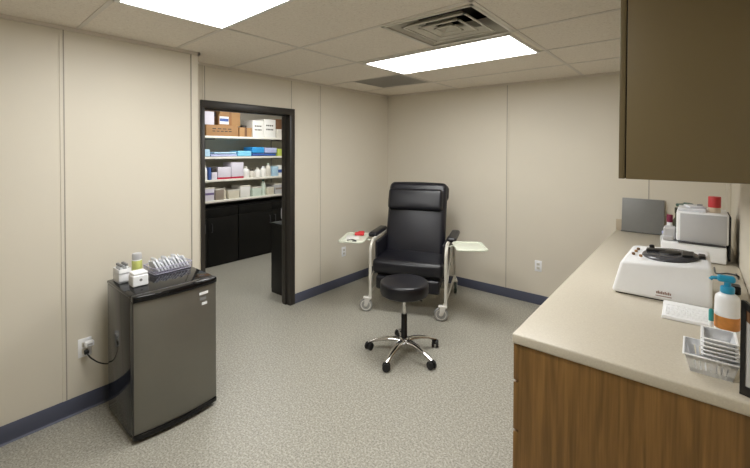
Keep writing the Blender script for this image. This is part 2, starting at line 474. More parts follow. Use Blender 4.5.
# ------------------------------------------------------------------ mini fridge
FX0, FX1, FY0, FY1 = -2.90, -2.490, .862, 1.354
t = thing('mini_fridge', 'black mini fridge with stainless door standing against the left wall', 'fridge', (FX0, FY0, 0), math.radians(-1.5))
W = FY1 - FY0; D = FX1 - FX0
MB().box(0, D, 0, W, .022, .826, .006).build('cabinet', M['black_gloss'], t)
MB().box(-.004, D + .004, -.002, W + .002, .826, .845, .006, 3).build('top_panel', M['black_gloss'], t)
def door_poly(x0, x1, bulge, n=14, inset=0.0):
    P = [(x0, inset), ]
    for k in range(n + 1):
        u = k / n; y = inset + (W - 2 * inset) * u
        P.append((x1 + bulge * (1 - (2 * u - 1) ** 2), y))
    P.append((x0, W - inset)); return P
dr = MB().prism(door_poly(D + .006, D + .038, .026), .052, .808, .004).build('door', M['steel'], t)
MB().prism(door_poly(D + .006, D + .050, .028, inset=-.001), .811, .848, .008, seg=3).build('door_top_cap', M['black_gloss'], dr)
MB().prism(door_poly(D + .006, D + .044, .028), .022, .052, .005).build('door_bottom_trim', M['black_gloss'], dr)
MB().prism(door_poly(D + .004, D + .039, .0262, inset=-.0012)[1:2] + [(D + .004, -.0012)] + [(D + .004, .004), (D + .0385, .006)], .052, .810).build('door_edge', M['black_plastic'], dr)
MB().box(D, D + .007, .012, W - .012, .06, .80).build('door_gasket', M['black_soft'], t)
for nm, y0, y1, z0, z1, mt in (('label_sticker', .372, .432, .757, .774, 'white'), ('label_sticker', .375, .418, .722, .742, 'midgrey'), ('label_sticker', .388, .425, .69, .707, 'white')):
    u0 = y0 / W; u1 = y1 / W
    bx = lambda u: D + .038 + .026 * (1 - (2 * u - 1) ** 2)
    MB().hexa([(bx(u0), y0, z0), (bx(u1), y1, z0), (bx(u1) + .0012, y1, z0), (bx(u0) + .0012, y0, z0), (bx(u0), y0, z1), (bx(u1), y1, z1), (bx(u1) + .0012, y1, z1), (bx(u0) + .0012, y0, z1)]).build(nm, M[mt], dr)
for x, y in ((.04, .04), (.04, W - .04), (D - .04, .04), (D - .04, W - .04)):
    MB().cyl((x, y, .011), .018, .022, bev=.003).build('foot', M['black_plastic'], t)
TOP = .8455
cd = MB().tube(fillet([(.034, 0, -.004), (.055, .012, -.03), (.062, .06, -.085), (.062, .12, -.115), (.062, .17, -.085), (.06, .22, -.02), (.06, .29, .02), (.06, .33, .02)], .06, 6), .0042, 8).build('power_cord', M['black_plastic'], t)
MB().cushion((.025, 0, 0), (.026, .026, .026), .007).build('plug', M['black_plastic'], cd)
cd.matrix_local = (Matrix.Translation((FX0, FY0, 0)) @ Matrix.Rotation(math.radians(-1.5), 4, 'Z')).inverted() @ Matrix.Translation((XN + .012, .775, .384))
# wire basket with pouches
bs = thing('wire_basket', 'white wire basket of plastic pouches on top of the black fridge', 'basket', (-2.845, 1.213, TOP), math.radians(3))
bw, bl, bh = .083, .128, .045
m = MB()
def loop(m, a, b, z, r):
    P = fillet([(0, -b, z), (a, -b, z), (a, b, z), (-a, b, z), (-a, -b, z), (0, -b, z)], .012, 4)
    m.tube(P, r, 8)
loop(m, bw, bl, bh, .0032); loop(m, bw * .99, bl * .99, bh * .5, .0016); loop(m, bw * .97, bl * .97, .004, .0022)
for k in range(15):
    y = -bl * .94 + 2 * bl * .94 * k / 14
    m.tube([(-bw, y, bh), (-bw * .97, y, .004), (bw * .97, y, .004), (bw, y, bh)], .0014, 6)
for k in range(9):
    x = -bw * .9 + 2 * bw * .9 * k / 8
    m.tube([(x, -bl, bh), (x, -bl * .97, .004), (x, bl * .97, .004), (x, bl, bh)], .0014, 6)
m.build('wire_frame', M['violet'], bs)
def pouch_mesh(w_, h_, seed):
    rnd = random.Random(seed); m = MB()
    m.cushion((0, 0, h_ / 2), (w_, .014, h_), .0065, puffs=(0, .002, .004), n=3, m=6)
    for v in m.bm.verts:
        v.co.y += .007 * math.sin(v.co.x * 60) * (v.co.z / h_); v.co.z += .006 * math.sin(v.co.x * 45 + seed * 2) * (v.co.z / h_)
        v.co.x *= 1 - .18 * (v.co.z / h_); v.co.y -= .38 * v.co.z + .05 * v.co.z * math.sin(v.co.x * 40)
    return m
for k in range(10):
    y = 1.128 + .0215 * k
    o = pouch_mesh(.13, .066 + .016 * math.sin(k * 2.1), k).build('plastic_pouch', M['pouch'])
    tag(o, 'clear white plastic pouch standing in the wire basket on the fridge', 'pouch', (-2.845, y, TOP + .012), math.radians(3), 'pouches in the wire basket')
# sanitizer can
b = thing('wipes_canister', 'tall white canister with yellow-green label at the back of the fridge top', 'canister', (-2.80, .999, TOP))
MB().lathe([(0, 0), (.026, 0), (.029, .004), (.029, .118), (.026, .124), (0, .124)], 28).build('body', M['white'], b)
MB().lathe([(.0294, .052), (.0296, .053), (.0296, .118), (.0294, .119)], 28, close=False).build('label', M['yellowgreen'], b)
MB().lathe([(0, .124), (.028, .124), (.0285, .128), (.0285, .150), (.025, .162), (.012, .166), (0, .166)], 28).build('cap', M['lightgrey'], b)
# rack of vials
rk = thing('vial_rack', 'white square rack holding small vials on the fridge corner by the wall', 'rack', (-2.815, .918, TOP))
m = MB().box(-.05, .05, -.035, .035, 0, .012, .003).box(-.05, .05, -.035, -.030, 0, .085, .002).box(-.05, .05, .030, .035, 0, .085, .002).box(-.05, -.045, -.035, .035, 0, .085, .002).box(.045, .05, -.035, .035, 0, .085, .002).box(-.05, .05, -.035, .035, .055, .060)
m.build('holder', M['white'], rk)
for k, (x, y) in enumerate(((-.03, -.015), (0, -.015), (.03, -.015), (-.03, .015), (0, .015), (.03, .015))):
    v = thing('glass_vial', 'small grey-capped vial upright in the white rack on the fridge', 'vial', (-2.815 + x, .918 + y, TOP + .0605), 0, 'vials in the white rack')
    MB().lathe([(0, 0), (.009, 0), (.010, .002), (.010, .030), (.006, .036), (.006, .040), (0, .040)], 14).build('body', M['clearish'], v)
    MB().cyl((0, 0, .046), .009, .012, bev=.002, seg=14).build('cap', M['midgrey'], v)
dp = thing('tissue_dispenser', 'small white rounded dispenser with a round hole at the fridge front corner', 'dispenser', (-2.655, .955, TOP), math.radians(-2))
MB().cushion((0, 0, .035), (.085, .088, .07), .010).build('body', M['white'], dp)
MB().cushion((0, 0, .078), (.08, .083, .018), .008).build('lid', M['white'], dp)
MB().cyl((.0426, 0, .04), .008, .002, 'X', 16).build('hole', M['midgrey'], dp)

# ------------------------------------------------------------------ recliner
R0 = math.atan2(.368, .93)
ch = thing('recliner_chair', 'black vinyl medical recliner on white casters with two side trays', 'recliner', (-2.400, 3.669, 0), R0)
tilt = Matrix.Translation((-.02, -.035, .47)) @ Matrix.Rotation(math.radians(-17), 4, 'X')
sm = MB().cushion((-.005, -.15, .475), (.735, .56, .15), .045, puffs=(0, .012, .018))
sm.build('seat', M['vinyl2'], ch)
bk = MB().cushion((0, .05, .44), (.675, .13, .865), .055, puffs=(0, .022, .012), mtx=tilt).build('backrest', M['vinyl'], ch)
MB().cushion((-.01, -.045, .662), (.62, .085, .245), .038, puffs=(.006, .012, 0), mtx=tilt).build('head_pillow', M['vinyl2'], bk)
MB().cushion((0, .09, .77), (.70, .15, .20), .06, puffs=(0, .006, .012), mtx=tilt).build('head_wing', M['vinyl2'], bk)
MB().cushion((0, -.405, .315), (.66, .06, .14), .025, puffs=(0, .012, 0), mtx=Matrix.Translation((0, 0, 0))).build('legrest', M['vinyl2'], ch)
MB().box(-.33, .33, -.36, .24, .30, .40, .01).build('under_frame', M['black_soft'], ch)
for s in (-1, 1):
    MB().cushion((s * .352, -.08, .55), (.035, .50, .34), .016).build('side_panel', M['vinyl'], ch)
    MB().cushion((s * .422, -.045, .762), (.095, .44, .05), .024, puffs=(0, 0, .006)).build('armrest', M['vinyl2'], ch)
    f = MB()
    f.tube(fillet([(s * .39, -.425, .15), (s * .39, -.425, .665), (s * .39, -.345, .735), (s * .39, .20, .735)], .07, 8), .0165, 14)
    f.tube(fillet([(s * .39, .10, .735), (s * .39, .20, .70), (s * .39, .425, .16)], .06, 6), .014, 12)
    f.tube([(s * .39, .14, .715), (s * .39, -.418, .285)], .012, 12)
    f.tube([(s * .39, -.425, .20), (s * .39, .42, .20)], .012, 12)
    f.build('side_frame', M['frame_tube'], ch)
x = MB().tube([(-.39, .40, .20), (.39, .40, .20)], .012, 12).tube([(-.39, -.10, .20), (.39, -.10, .20)], .012, 12)
x.build('cross_bar', M['frame_tube'], ch)
def caster(parent, x, y, ang, r, tread):
    # swivel at (x, y), wheel trailing
    k = MB().cyl((0, 0, 2 * r + .026), .017, .022, bev=.003).cushion((-.024, 0, 2 * r + .008), (.085, .048, .020), .006)
    for s in (-1, 1):
        k.hexa([(-.055, s * .019 - .003, r - .012), (-.025, s * .019 - .003, r - .012), (-.025, s * .019 + .003, r - .012), (-.055, s * .019 + .003, r - .012),
                (-.052, s * .019 - .003, 2 * r + .014), (.012, s * .019 - .003, 2 * r + .014), (.012, s * .019 + .003, 2 * r + .014), (-.052, s * .019 + .003, 2 * r + .014)], .002)
    o = k.build('caster', M['caster_white'], parent); o.location = (x, y, 0); o.rotation_euler = (0, 0, ang)
    wl = MB().lathe([(r * .74, -.013), (r * .9, -.014), (r, -.008), (r, .008), (r * .9, .014), (r * .74, .013)], 28, Matrix.Translation((-.04, 0, r)) @ Matrix.Rotation(PI / 2, 4, 'X'), close=True)
    wl.build('tire', tread, o)
    MB().lathe([(0, -.016), (r * .25, -.016), (r * .3, -.012), (r * .60, -.012), (r * .78, -.0145), (r * .78, .0145), (r * .60, .012), (r * .3, .012), (r * .25, .016), (0, .016)], 24, Matrix.Translation((-.04, 0, r)) @ Matrix.Rotation(PI / 2, 4, 'X')).build('hub', M['caster_white'], o)
caster(ch, -.395, -.425, math.radians(8), .067, M['caster_grey'])
caster(ch, .385, -.425, math.radians(8), .067, M['caster_grey'])
caster(ch, -.39, .425, math.radians(120), .067, M['caster_dark'])
caster(ch, .39, .425, math.radians(100), .067, M['caster_dark'])
def tray(cx, cy, a, b, rot, s):
    mt = Matrix.Translation((cx, cy, 0)) @ Matrix.Rotation(rot, 4, 'Z')
    P = []
    for (px, py, st) in ((a, b, 0), (-a, b, 90), (-a, -b, 180), (a, -b, 270)):
        rr = .04
        ox = px - math.copysign(rr, px); oy = py - math.copysign(rr, py)
        for k in range(6):
            an = math.radians(st + 90 * k / 5); P.append((ox + rr * math.cos(an), oy + rr * math.sin(an)))
    m = MB().prism(P, .734, .744, .002, mtx=mt)
    # raised lip
    L = [(x, y, .745) for x, y in P] + [(P[0][0], P[0][1], .745)]
    m.tube(L, .0105, 8, mtx=mt)
    o = m.build('side_tray', M['tray'], ch)
    br = MB().tube(fillet([(s * .395, -.30, .70), (s * .44, -.32, .725), (cx, cy, .731)], .03, 4), .008, 10).cushion((cx, cy, .731), (.12, .12, .010), .004)
    br.build('tray_bracket', M['tray'], o)
tray(.612, -.385, .140, .165, math.radians(14), 1)
tray(-.580, -.375, .125, .215, math.radians(8), -1)
Lw = lambda x, y, z: Vector((-2.400 + .93 * x - .368 * y, 3.669 + .368 * x + .93 * y, z))
o = MB().cushion((0, 0, .0205), (.105, .06, .028), .012, puffs=(0, 0, .006)).cushion((.02, .02, .034), (.07, .035, .026), .010).build('tourniquet_roll', M['red'])
tag(o, 'bright red folded strap lying on the left chair tray', 'strap', Lw(-.565, -.27, .7446), R0 + .3)
o = MB().box(-.07, .07, -.09, .09, 0, .006, .002).build('paper_pad', M['paper'])
tag(o, 'flat white paper pad on the left chair tray', 'paper', Lw(-.60, -.385, .7446), R0 + .3)
o = MB().tube(fillet([(-.05, -.02, .006), (-.02, .02, .006), (.03, .0, .006), (.055, -.03, .006), (.015, -.05, .006)], .05, 6), .005, 8).build('dark_tubing', M['darkgrey'])
tag(o, 'dark looped tubing at the front of the left chair tray', 'tubing', Lw(-.555, -.51, .7446) , R0)

# ------------------------------------------------------------------ rolling stool
st = thing('rolling_stool', 'black round stool on a five-arm chrome base before the recliner', 'stool', (-1.845, 2.655, 0))
MB().lathe([(0, .494), (.165, .494), (.182, .497), (.194, .506), (.198, .522), (.199, .580), (.196, .595), (.188, .603), (.165, .606), (0, .607)], 48).build('seat', M['vinyl2'], st)
MB().cyl((0, 0, .487), .09, .0135, bev=.003).build('seat_plate', M['black_plastic'], st)
MB().cyl((0, 0, .40), .0145, .19).build('gas_piston', M['chrome'], st)
MB().lathe([(0, .10), (.030, .10), (.030, .13), (.026, .135), (.024, .325), (.020, .335), (0, .335)], 24).build('lift_column', M['black_plastic'], st)
MB().tube(fillet([(.0, .0, .478), (.10, .02, .474), (.155, .03, .466)], .03, 4), .006, 8).build('height_lever', M['black_plastic'], st)
MB().lathe([(0, .085), (.036, .085), (.042, .10), (.038, .135), (.030, .14), (0, .14)], 24).build('base_hub', M['chrome'], st)
for k in range(5):
    a = math.radians(206 + 72 * k); ca, sa = math.cos(a), math.sin(a)
    P = [(r * ca, r * sa, z) for r, z in ((.025, .112), (.08, .118), (.15, .112), (.22, .096), (.285, .072), (.305, .066))]
    MB().tube(P, .02, 12, radii=[.027, .027, .024, .021, .018, .015], flat=.62).build('base_arm', M['chrome'], st)
    co = MB().cyl((0, 0, .059), .008, .02).cushion((0, 0, .056), (.03, .016, .022), .006).build('caster', M['black_plastic'], st)
    co.location = (.297 * ca, .297 * sa, 0); co.rotation_euler = (0, 0, a + 1.1 + k)
    MB().cyl((0, .018, .031), .031, .019, 'Y', 20, bev=.004).cyl((0, -.018, .031), .031, .019, 'Y', 20, bev=.004).cyl((0, 0, .031), .008, .03, 'Y', 12).build('wheel', M['black_soft'], co)

# ------------------------------------------------------------------ counter run
CX, CY, CH = -.588, 1.638, .915
ct = thing('countertop', 'long beige laminate countertop with rounded edge on the wood cabinet', 'countertop', (CX, CY, 0))
LX, LY = XR - CX - .002, YB - CY - .002
MB().box(0, LX, 0, LY, CH - .042, CH, .007, 3).build('top', M['counter'], ct)
MB().box(.0, LX, LY - .02, LY, CH, CH + .105, .003).build('backsplash', M['backsplash'], ct)
bc = thing('base_cabinet', 'oak wood-grain base cabinet under the beige countertop', 'cabinet', (CX + .004, CY + .008, 0))
BW, BD = LX - .006, LY - .012
bz = CH - .0425
MB().box(.0222, BW, 0, BD, .10, bz).box(.08, BW, .0, BD, 0, .10).build('carcass', M['oak'], bc)
zs = [(.105, .497), (.507, .708), (.718, bz - .002)]
MB().box(.008, .0222, .03, BD, .102, bz).build('drawer_gap_shade', M['shadowgap'], bc)  # dark filler strip, its colour stands for the shade between drawer fronts
for (y0, y1) in ((.0, .90), (.905, 1.82), (1.825, BD)):
    for z0, z1 in zs:
        dw = MB().box(0, .022, y0 + .0015, y1 - .0015, z0, z1, .0015).build('drawer_front', M['oak'], bc)
        MB().tube(fillet([(0, (y0 + y1) / 2 - .05, (z0 + z1) / 2), (-.006, (y0 + y1) / 2 - .05, (z0 + z1) / 2), (-.006, (y0 + y1) / 2 + .05, (z0 + z1) / 2), (0, (y0 + y1) / 2 + .05, (z0 + z1) / 2)], .004, 3), .003, 8).build('handle', M['grey_metal'], dw)

uc = thing('upper_cabinet', 'taupe wall cabinet hanging at upper right above the counter', 'cabinet', (-.212, CY, 1.583))
UW, UD, UH = XR + .212 - .002, YB - CY - 1.0, H - 1.583 - .002
MB().box(.0225, UW, 0, UD, 0, UH, .001).build('carcass', M['taupe'], uc)
for y0, y1 in ((0, .6), (.603, 1.2), (1.203, UD)):
    dd = MB().box(0, .0185, y0, y1, 0, UH, .0015).build('door', M['taupe2'], uc)
    MB().tube(fillet([(0, y0 + .06, .06), (-.025, y0 + .06, .06), (-.025, y0 + .06, .16), (0, y0 + .06, .16)], .008, 4), .004, 8).build('handle', M['grey_metal'], dd) if y0 > 0 else None
MB().box(.018, .023, .004, UD - .004, .004, UH - .004).build('door_gap', M['shadowgap'], uc)

CT = CH + .0006     # things stand a hair above the worktop
# centrifuge
cf = thing('centrifuge', 'white benchtop centrifuge with round dark rotor lid on the counter', 'centrifuge', (-.345, 2.455, CT))
B = [(0, 0, .006), (.418, 0, .006), (.418, .40, .006), (0, .40, .006), (.040, .012, .178), (.416, .012, .206), (.410, .36, .222), (.062, .36, .200)]
MB().hexa(B, .018, 4).build('housing', M['white'], cf)
MB().box(.02, .395, .02, .38, 0, .012).build('base_plate', M['black_soft'], cf)
tl = Matrix.Translation((.248, .170, .2045)) @ Matrix.Rotation(math.radians(2.2), 4, 'X') @ Matrix.Rotation(math.radians(-3.8), 4, 'Y')
rl = MB().lathe([(0, -.004), (.121, -.004), (.126, .001), (.122, .008), (.112, .013), (.06, .015), (0, .015)], 44, tl).build('rotor_lid', M['rotor'], cf)
MB().lathe([(0, .014), (.05, .014), (.045, .022), (.018, .026), (0, .027)], 28, tl).build('lid_knob', M['black_plastic'], rl)
MB().cushion((-.062, .02, .020), (.09, .045, .014), .006, mtx=tl).build('latch', M['black_plastic'], rl)
MB().cushion((.075, -.02, .020), (.05, .10, .012), .006, mtx=tl).build('latch', M['black_plastic'], rl)
MB().cyl((-.085, .075, .022), .012, .026, bev=.004).build('latch_knob', M['black_plastic'], rl)
bpy.data.objects['latch_knob'].matrix_local = tl
MB().cushion((.378, .19, .2165), (.03, .07, .02), .006).build('hinge', M['black_plastic'], cf)
for k, (x, y, mt) in enumerate(((.085, .14, 'cardd'), (.092, .20, 'card'), (.098, .25, 'cardd'), (.125, .07, 'card'))):
    MB().cyl((x, y, .196 + .003 * k), .008, .012, bev=.002).build('button', M[mt], cf)
bd = MB()
for k in range(9):
    bd.box(.198 + k * .007, .203 + k * .007, .0, .0065, .040, .050 + .004 * (k % 2))
bd.box(.196, .262, .0, .006, .028, .032)
bd.build('badge', M['badge'], cf)

# analyzer
an = thing('blood_analyzer', 'light grey bench analyzer with square front behind the centrifuge', 'lab analyzer', (-.19, 3.50, CT))
MB().hexa([(0, 0, .004), (.362, 0, .004), (.362, .38, .004), (0, .38, .004), (.006, .004, .118), (.360, .004, .118), (.360, .38, .125), (.006, .38, .125)], .012, 3).build('base', M['white'], an)
up = MB().box(.090, .371, .03, .36, .126, .335, .010, 3).build('upper_housing', M['white'], an)
MB().box(.112, .360, .022, .032, .128, .324, .004).build('front_door', M['lightgrey'], up)
MB().box(.371, .383, .05, .34, .02, .32, .003).build('side_cover', M['black_soft'], an)
MB().box(.10, .355, .0, .03, .118, .127, .002).build('shadow_slot', M['darkgrey'], an)
MB().cushion((.05, .10, .165), (.07, .10, .09), .012).cushion((.045, .04, .135), (.06, .05, .03), .008).build('sample_port', M['lightgrey'], an)
ATOP = CT + .3355
jr = thing('lidded_jar', 'beige jar with a red lid on top of the grey analyzer', 'jar', (.108, 3.62, ATOP))
MB().lathe([(0, 0), (.030, 0), (.033, .004), (.033, .045), (.030, .05), (0, .05)], 28).build('body', M['beige'], jr)
MB().lathe([(0, .036), (.034, .036), (.035, .040), (.035, .108), (.033, .111), (0, .111)], 28).build('lid', M['redlid'], jr)
ps = thing('paper_packets', 'loose white packets lying on top of the grey analyzer', 'packets', (-.015, 3.66, ATOP))
MB().cushion((0, 0, .011), (.155, .20, .022), .006).cushion((.02, .01, .028), (.10, .12, .014), .005, mtx=Matrix.Rotation(.3, 4, 'Z')).build('stack', M['pouch'], ps)
MB().tube(fillet([(.03, -.05, .042), (.055, -.06, .046), (.06, 0, .044), (.03, .01, .042)], .02, 4), .003, 8).build('clip', M['midgrey'], ps)
o = MB().cushion((0, 0, .012), (.085, .11, .024), .008).cushion((.02, .0, .028), (.04, .07, .012), .005).build('wallet_pouch', M['green'])
tag(o, 'small dark green pouch on the left edge of the analyzer top', 'pouch', (-.055, 3.80, ATOP), .4)
def small_bottle(label, loc, r, h, mb, mc, cap_h=.03):
    b = thing('reagent_bottle', label, 'bottle', loc)
    MB().lathe([(0, 0), (r * .92, 0), (r, .004), (r, h * .72), (r * .55, h * .86), (r * .5, h), (0, h)], 22).build('body', mb, b)
    MB().cyl((0, 0, h + cap_h / 2 - .004), r * .62, cap_h, bev=.003, seg=20).build('cap', mc, b)
small_bottle('small white bottle with maroon cap between grey panel and analyzer', (-.155, 3.99, CT), .034, .19, M['white'], M['maroon'], .06)
small_bottle('dark olive bottle standing behind the maroon-capped white bottle', (-.10, 4.10, CT), .045, .25, M['olive'], M['olive'], .05)
small_bottle('short white bottle in front of the maroon-capped bottle', (-.188, 3.93, CT), .026, .10, M['clearish'], M['lilac'], .022)
gp = thing('grey_panel', 'thin grey rectangular panel leaning upright at the counter far end', 'panel', (-.374, YB - .058, CT + .002))
MB().box(-.163, .163, -.009, .009, 0, .315, .003, mtx=Matrix.Rotation(math.radians(-8), 4, 'X')).build('board', M['greypanel'], gp)
MB().box(-.166, .166, -.010, .010, 0, .004, mtx=Matrix.Rotation(math.radians(-8), 4, 'X')).build('edge_strip', M['darkgrey'], gp)

# keyboard
kb = thing('keyboard', 'white low keyboard lying in front of the centrifuge', 'keyboard', (-.112, 2.222, CT), math.radians(1))
MB().hexa([(0, 0, 0), (.27, 0, 0), (.27, .18, 0), (0, .18, 0), (.002, .002, .016), (.268, .002, .016), (.268, .178, .032), (.002, .178, .032)], .004, 3).build('case', M['white'], kb)
m = MB()
for r_ in range(5):
    for k in range(13):
        x = .013 + k * .0192; y = .022 + r_ * .026; z = .016 + .014 * (y / .165)
        m.box(x, x + .017, y, y + .0225, z, z + .003, .001, 1)
kk = m.build('keys', M['white'], kb); kk['kind'] = 'stuff'

# pump bottle
pb = thing('pump_bottle', 'white pump bottle with blue pump and orange label behind baskets', 'bottle', (.104, 2.06, CT))
MB().lathe([(0, 0), (.034, 0), (.037, .004), (.038, .02), (.038, .185), (.036, .198), (.026, .208), (.016, .212), (0, .212)], 30).build('body', M['white'], pb)
MB().lathe([(.0385, .075), (.0388, .077), (.0388, .122), (.0385, .124)], 30, close=False).build('label', M['orange'], pb)
pp = MB().cyl((0, 0, .224), .022, .026, bev=.004).cyl((0, 0, .246), .011, .03).cushion((-.004, 0, .266), (.055, .032, .024), .009).tube([(-.02, 0, .266), (-.046, -.004, .264), (-.052, -.005, .256)], .007, 10)
pp.build('pump', M['cyan'], pb)
o = thing('marker_tube', 'thin white tube with teal cap left of the pump bottle', 'tube', (.056, 2.03, CT))
MB().lathe([(0, 0), (.006, 0), (.007, .003), (.007, .10), (0, .10)], 14).build('body', M['white'], o)
MB().lathe([(0, .10), (.008, .10), (.008, .14), (.005, .146), (0, .146)], 14).build('cap', M['teal'], o)
o = MB().tube(fillet([(-.02, .40, .005), (-.02, .22, .006), (.03, .10, .05), (.075, .06, .055), (.082, .16, .006), (.08, .30, .006)], .06, 6), .005, 8).build('machine_cable', M['black_plastic'])
tag(o, 'black cable curling up beside the analyzer near the right wall', 'cable', (.125, 2.98, CT))
o = MB().cushion((0, 0, .022), (.05, .07, .044), .008).build('power_adapter', M['black_plastic'])
tag(o, 'small black power adapter on the counter behind the pump bottle', 'adapter', (.172, 2.86, CT))

# baskets
def basket_mesh(a, b, h, taper=.24, nx=9, ny=10):
    """slotted tapered tray, half sizes a x b at the rim"""
    m = MB(); th = .0018
    A = a - taper * h; Bb = b - taper * h
    m.box(-A, A, -Bb, Bb, 0, .002)
    def wall(p0, p1, q0, q1, n, inward):
        # p bottom line, q top line; slats between
        for k in range(n + 1):
            u = k / n; wv = .0050 if 0 < k < n else .006
            P = p0.lerp(p1, u); Q = q0.lerp(q1, u); t = (p1 - p0).normalized() * wv
            if k == 0: P = P + t; Q = Q + t
            if k == n: P = P - t; Q = Q - t
            m.hexa([P - t, P + t, P + t + inward * th, P - t + inward * th, Q - t, Q + t, Q + t + inward * th, Q - t + inward * th])
        for (z0, z1) in ((0, .22), (.72, 1.0)):
            a0 = p0.lerp(q0, z0); a1 = p1.lerp(q1, z0); b0 = p0.lerp(q0, z1); b1 = p1.lerp(q1, z1)
            m.hexa([a0, a1, a1 + inward * th, a0 + inward * th, b0, b1, b1 + inward * th, b0 + inward * th])
    bt = [Vector((-A, -Bb, .001)), Vector((A, -Bb, .001)), Vector((A, Bb, .001)), Vector((-A, Bb, .001))]
    tp = [Vector((-a, -b, h)), Vector((a, -b, h)), Vector((a, b, h)), Vector((-a, b, h))]
    for i, (inw, n) in enumerate((((0, 1, 0), nx), ((-1, 0, 0), ny), ((0, -1, 0), nx), ((1, 0, 0), ny))):
        wall(bt[i], bt[(i + 1) % 4], tp[i], tp[(i + 1) % 4], n, Vector(inw))
    f = .006
    m.box(-a - f, a + f, -b - f, -b + .001, h - .004, h, .001).box(-a - f, a + f, b - .001, b + f, h - .004, h, .001).box(-a - f, -a + .001, -b, b, h - .004, h, .001).box(a - .001, a + f, -b, b, h - .004, h, .001)
    return m
o = basket_mesh(.071, .074, .066).build('plastic_basket', M['white'])
tag(o, 'white slotted plastic basket at the bottom holding the nested stack', 'basket', (.050, 1.810, CT), 0, 'white slotted baskets')
names = ('lowest small white basket nested inside the wide bottom basket', 'second small white basket up in the nested stack', 'middle small white basket of the nested stack of five', 'small white basket just under the topmost of the stack', 'topmost small white slotted basket of the nested stack')
first = basket_mesh(.0425, .056, .066).build('plastic_basket', M['white'])
tag(first, names[0], 'basket', (.0710, 1.815, CT + .0062), 0, 'white slotted baskets')
for k in range(1, 5):
    dup(first, (.0710, 1.815, CT + .0062 + .0135 * k), 0, names[k])

# black file holder at the right edge
fh = thing('file_holder', 'black slant-topped file holder at the counter end by the baskets', 'file holder', (.119, 1.690, CT), math.atan2(-.436, .9))
mt = Matrix(((1, 0, 0, 0), (0, 0, 1, 0), (0, 1, 0, 0), (0, 0, 0, 1)))
MB().prism([(0, 0), (.108, 0), (.108, .22), (.01, .297), (0, .297)], 0, .006, mtx=mt).prism([(0, 0), (.108, 0), (.108, .03), (0, .03)], -.004, .0, mtx=mt).prism([(0, .03), (.013, .03), (.013, .28), (0, .297)], -.004, .0, mtx=mt).prism([(0, .297), (.0, .28), (.108, .20), (.108, .22), (.01, .297)], -.004, .0, mtx=mt).build('shell', M['black_plastic'], fh)
MB().prism([(.013, .03), (.104, .03), (.104, .165), (.013, .235)], -.0015, -.0002, mtx=mt).build('grey_sheet', M['lightgrey'], fh)
MB().prism([(.013, .235), (.104, .165), (.104, .20), (.013, .270)], -.0015, -.0002, mtx=mt).build('tan_sheet', M['cardd'], fh)

# ------------------------------------------------------------------ storage room
SHX0, SHX1 = SX + .002, -5.30
SHY0, SHY1 = SY0 + .02, SY1 - .02
shelf_z = (1.872, 1.573, 1.245, .948)
labels = ('topmost white shelf board, carrying cardboard cartons', 'second white shelf board from top, carrying blue packs', 'third white shelf board from top, carrying white bottles', 'lowest white shelf board, just above the black cabinets')
for z, lb in zip(shelf_z, labels):
    sh = thing('wall_shelf', lb, 'shelf', (SHX0, SHY0, z), 0, 'storage room shelves')
    MB().box(0, SHX1 - SHX0, 0, SHY1 - SHY0, -.03, 0, .002).build('board', M['shelfboard'], sh)
    for y in (.25, 1.35, 2.55):
        MB().box(.0, .30, y - .006, y + .006, -.05, -.03).box(0, .012, y - .006, y + .006, -.20, -.03).build('bracket', M['grey_metal'], sh)

XS = -5.33
def yz(px, py):      # helper: where a sight line of the photograph meets the shelf front plane, used once to lay goods out
    f = 393.7735; a = math.radians(39.1299); u = (px - 375) / f; v = (py - 155.746) / f; p = math.radians(.9199)
    zc = math.cos(p) - v * math.sin(p); yc = v * math.cos(p) + math.sin(p)
    k = XS / (u * math.cos(a) - zc * math.sin(a))
    return k * (u * math.sin(a) + zc * math.cos(a)), 1.6847 - k * yc
def carton(label, px0, px1, ptop, z, mat, depth=.26, tape=None, band=None, bandz=(0, .12), name='carton', cat='box', text=False, x=XS, marks=None, group=None):
    y0, _ = yz(px0, 150); y1, _ = yz(px1, 150); _, zt = yz((px0 + px1) / 2, ptop)
    h = max(.02, zt - z); w_ = y1 - y0 - .006
    t = thing(name, label, cat, (x, (y0 + y1) / 2, z), 0, group)
    MB().box(-depth, 0, -w_ / 2, w_ / 2, 0, h, .003).build('body', mat, t)
    if tape: MB().box(-depth, .0006, -.02, .02, h * .0 + .002, h + .0006).build('tape', tape, t)
    if band: MB().box(-depth * .5, .0012, -w_ / 2 - .0008, w_ / 2 + .0008, h * bandz[0], h * bandz[1]).build('band', band, t)
    if text:
        m = MB()
        for r_ in range(2):
            n = 4 + r_
            for k in range(n):
                yy = -w_ * .32 + w_ * .64 * k / n
                m.box(0, .001, yy, yy + w_ * .64 / n * .7, h * (.62 - .22 * r_), h * (.70 - .22 * r_))
        m.build('printing', M['ink'], t)
    return t, h, w_
s1, s2, s3, s4 = shelf_z
big, hb, _ = carton('wide cardboard carton at left on the top storage shelf', 206.2, 238.5, 125.6, s1, M['card'], .34, text=True)
carton('tall cardboard carton stacked on the wide carton on the top shelf', 221, 241.5, 110.5, s1 + hb, M['card2'], .28, M['tape'], x=XS - .03)
carton('flat brown carton with black top at the upper left of the top shelf', 206, 220.5, 108.5, s1 + hb, M['cardd'], .28, band=M['ink'], bandz=(.55, .8), x=XS - .12)
carton('lilac-white box on the wide carton at the left shelf end', 204.5, 214.5, 111.8, s1 + hb, M['lilacbox'], .10, x=XS)
lb, h_, w_ = carton('small carton with blue and white label on the wide carton', 218.6, 229.8, 114.8, s1 + hb, M['card'], .028, x=XS + .0)
MB().box(0, .0012, -w_ * .42, w_ * .42, h_ * .1, h_ * .8).build('white_label', M['white'], lb)
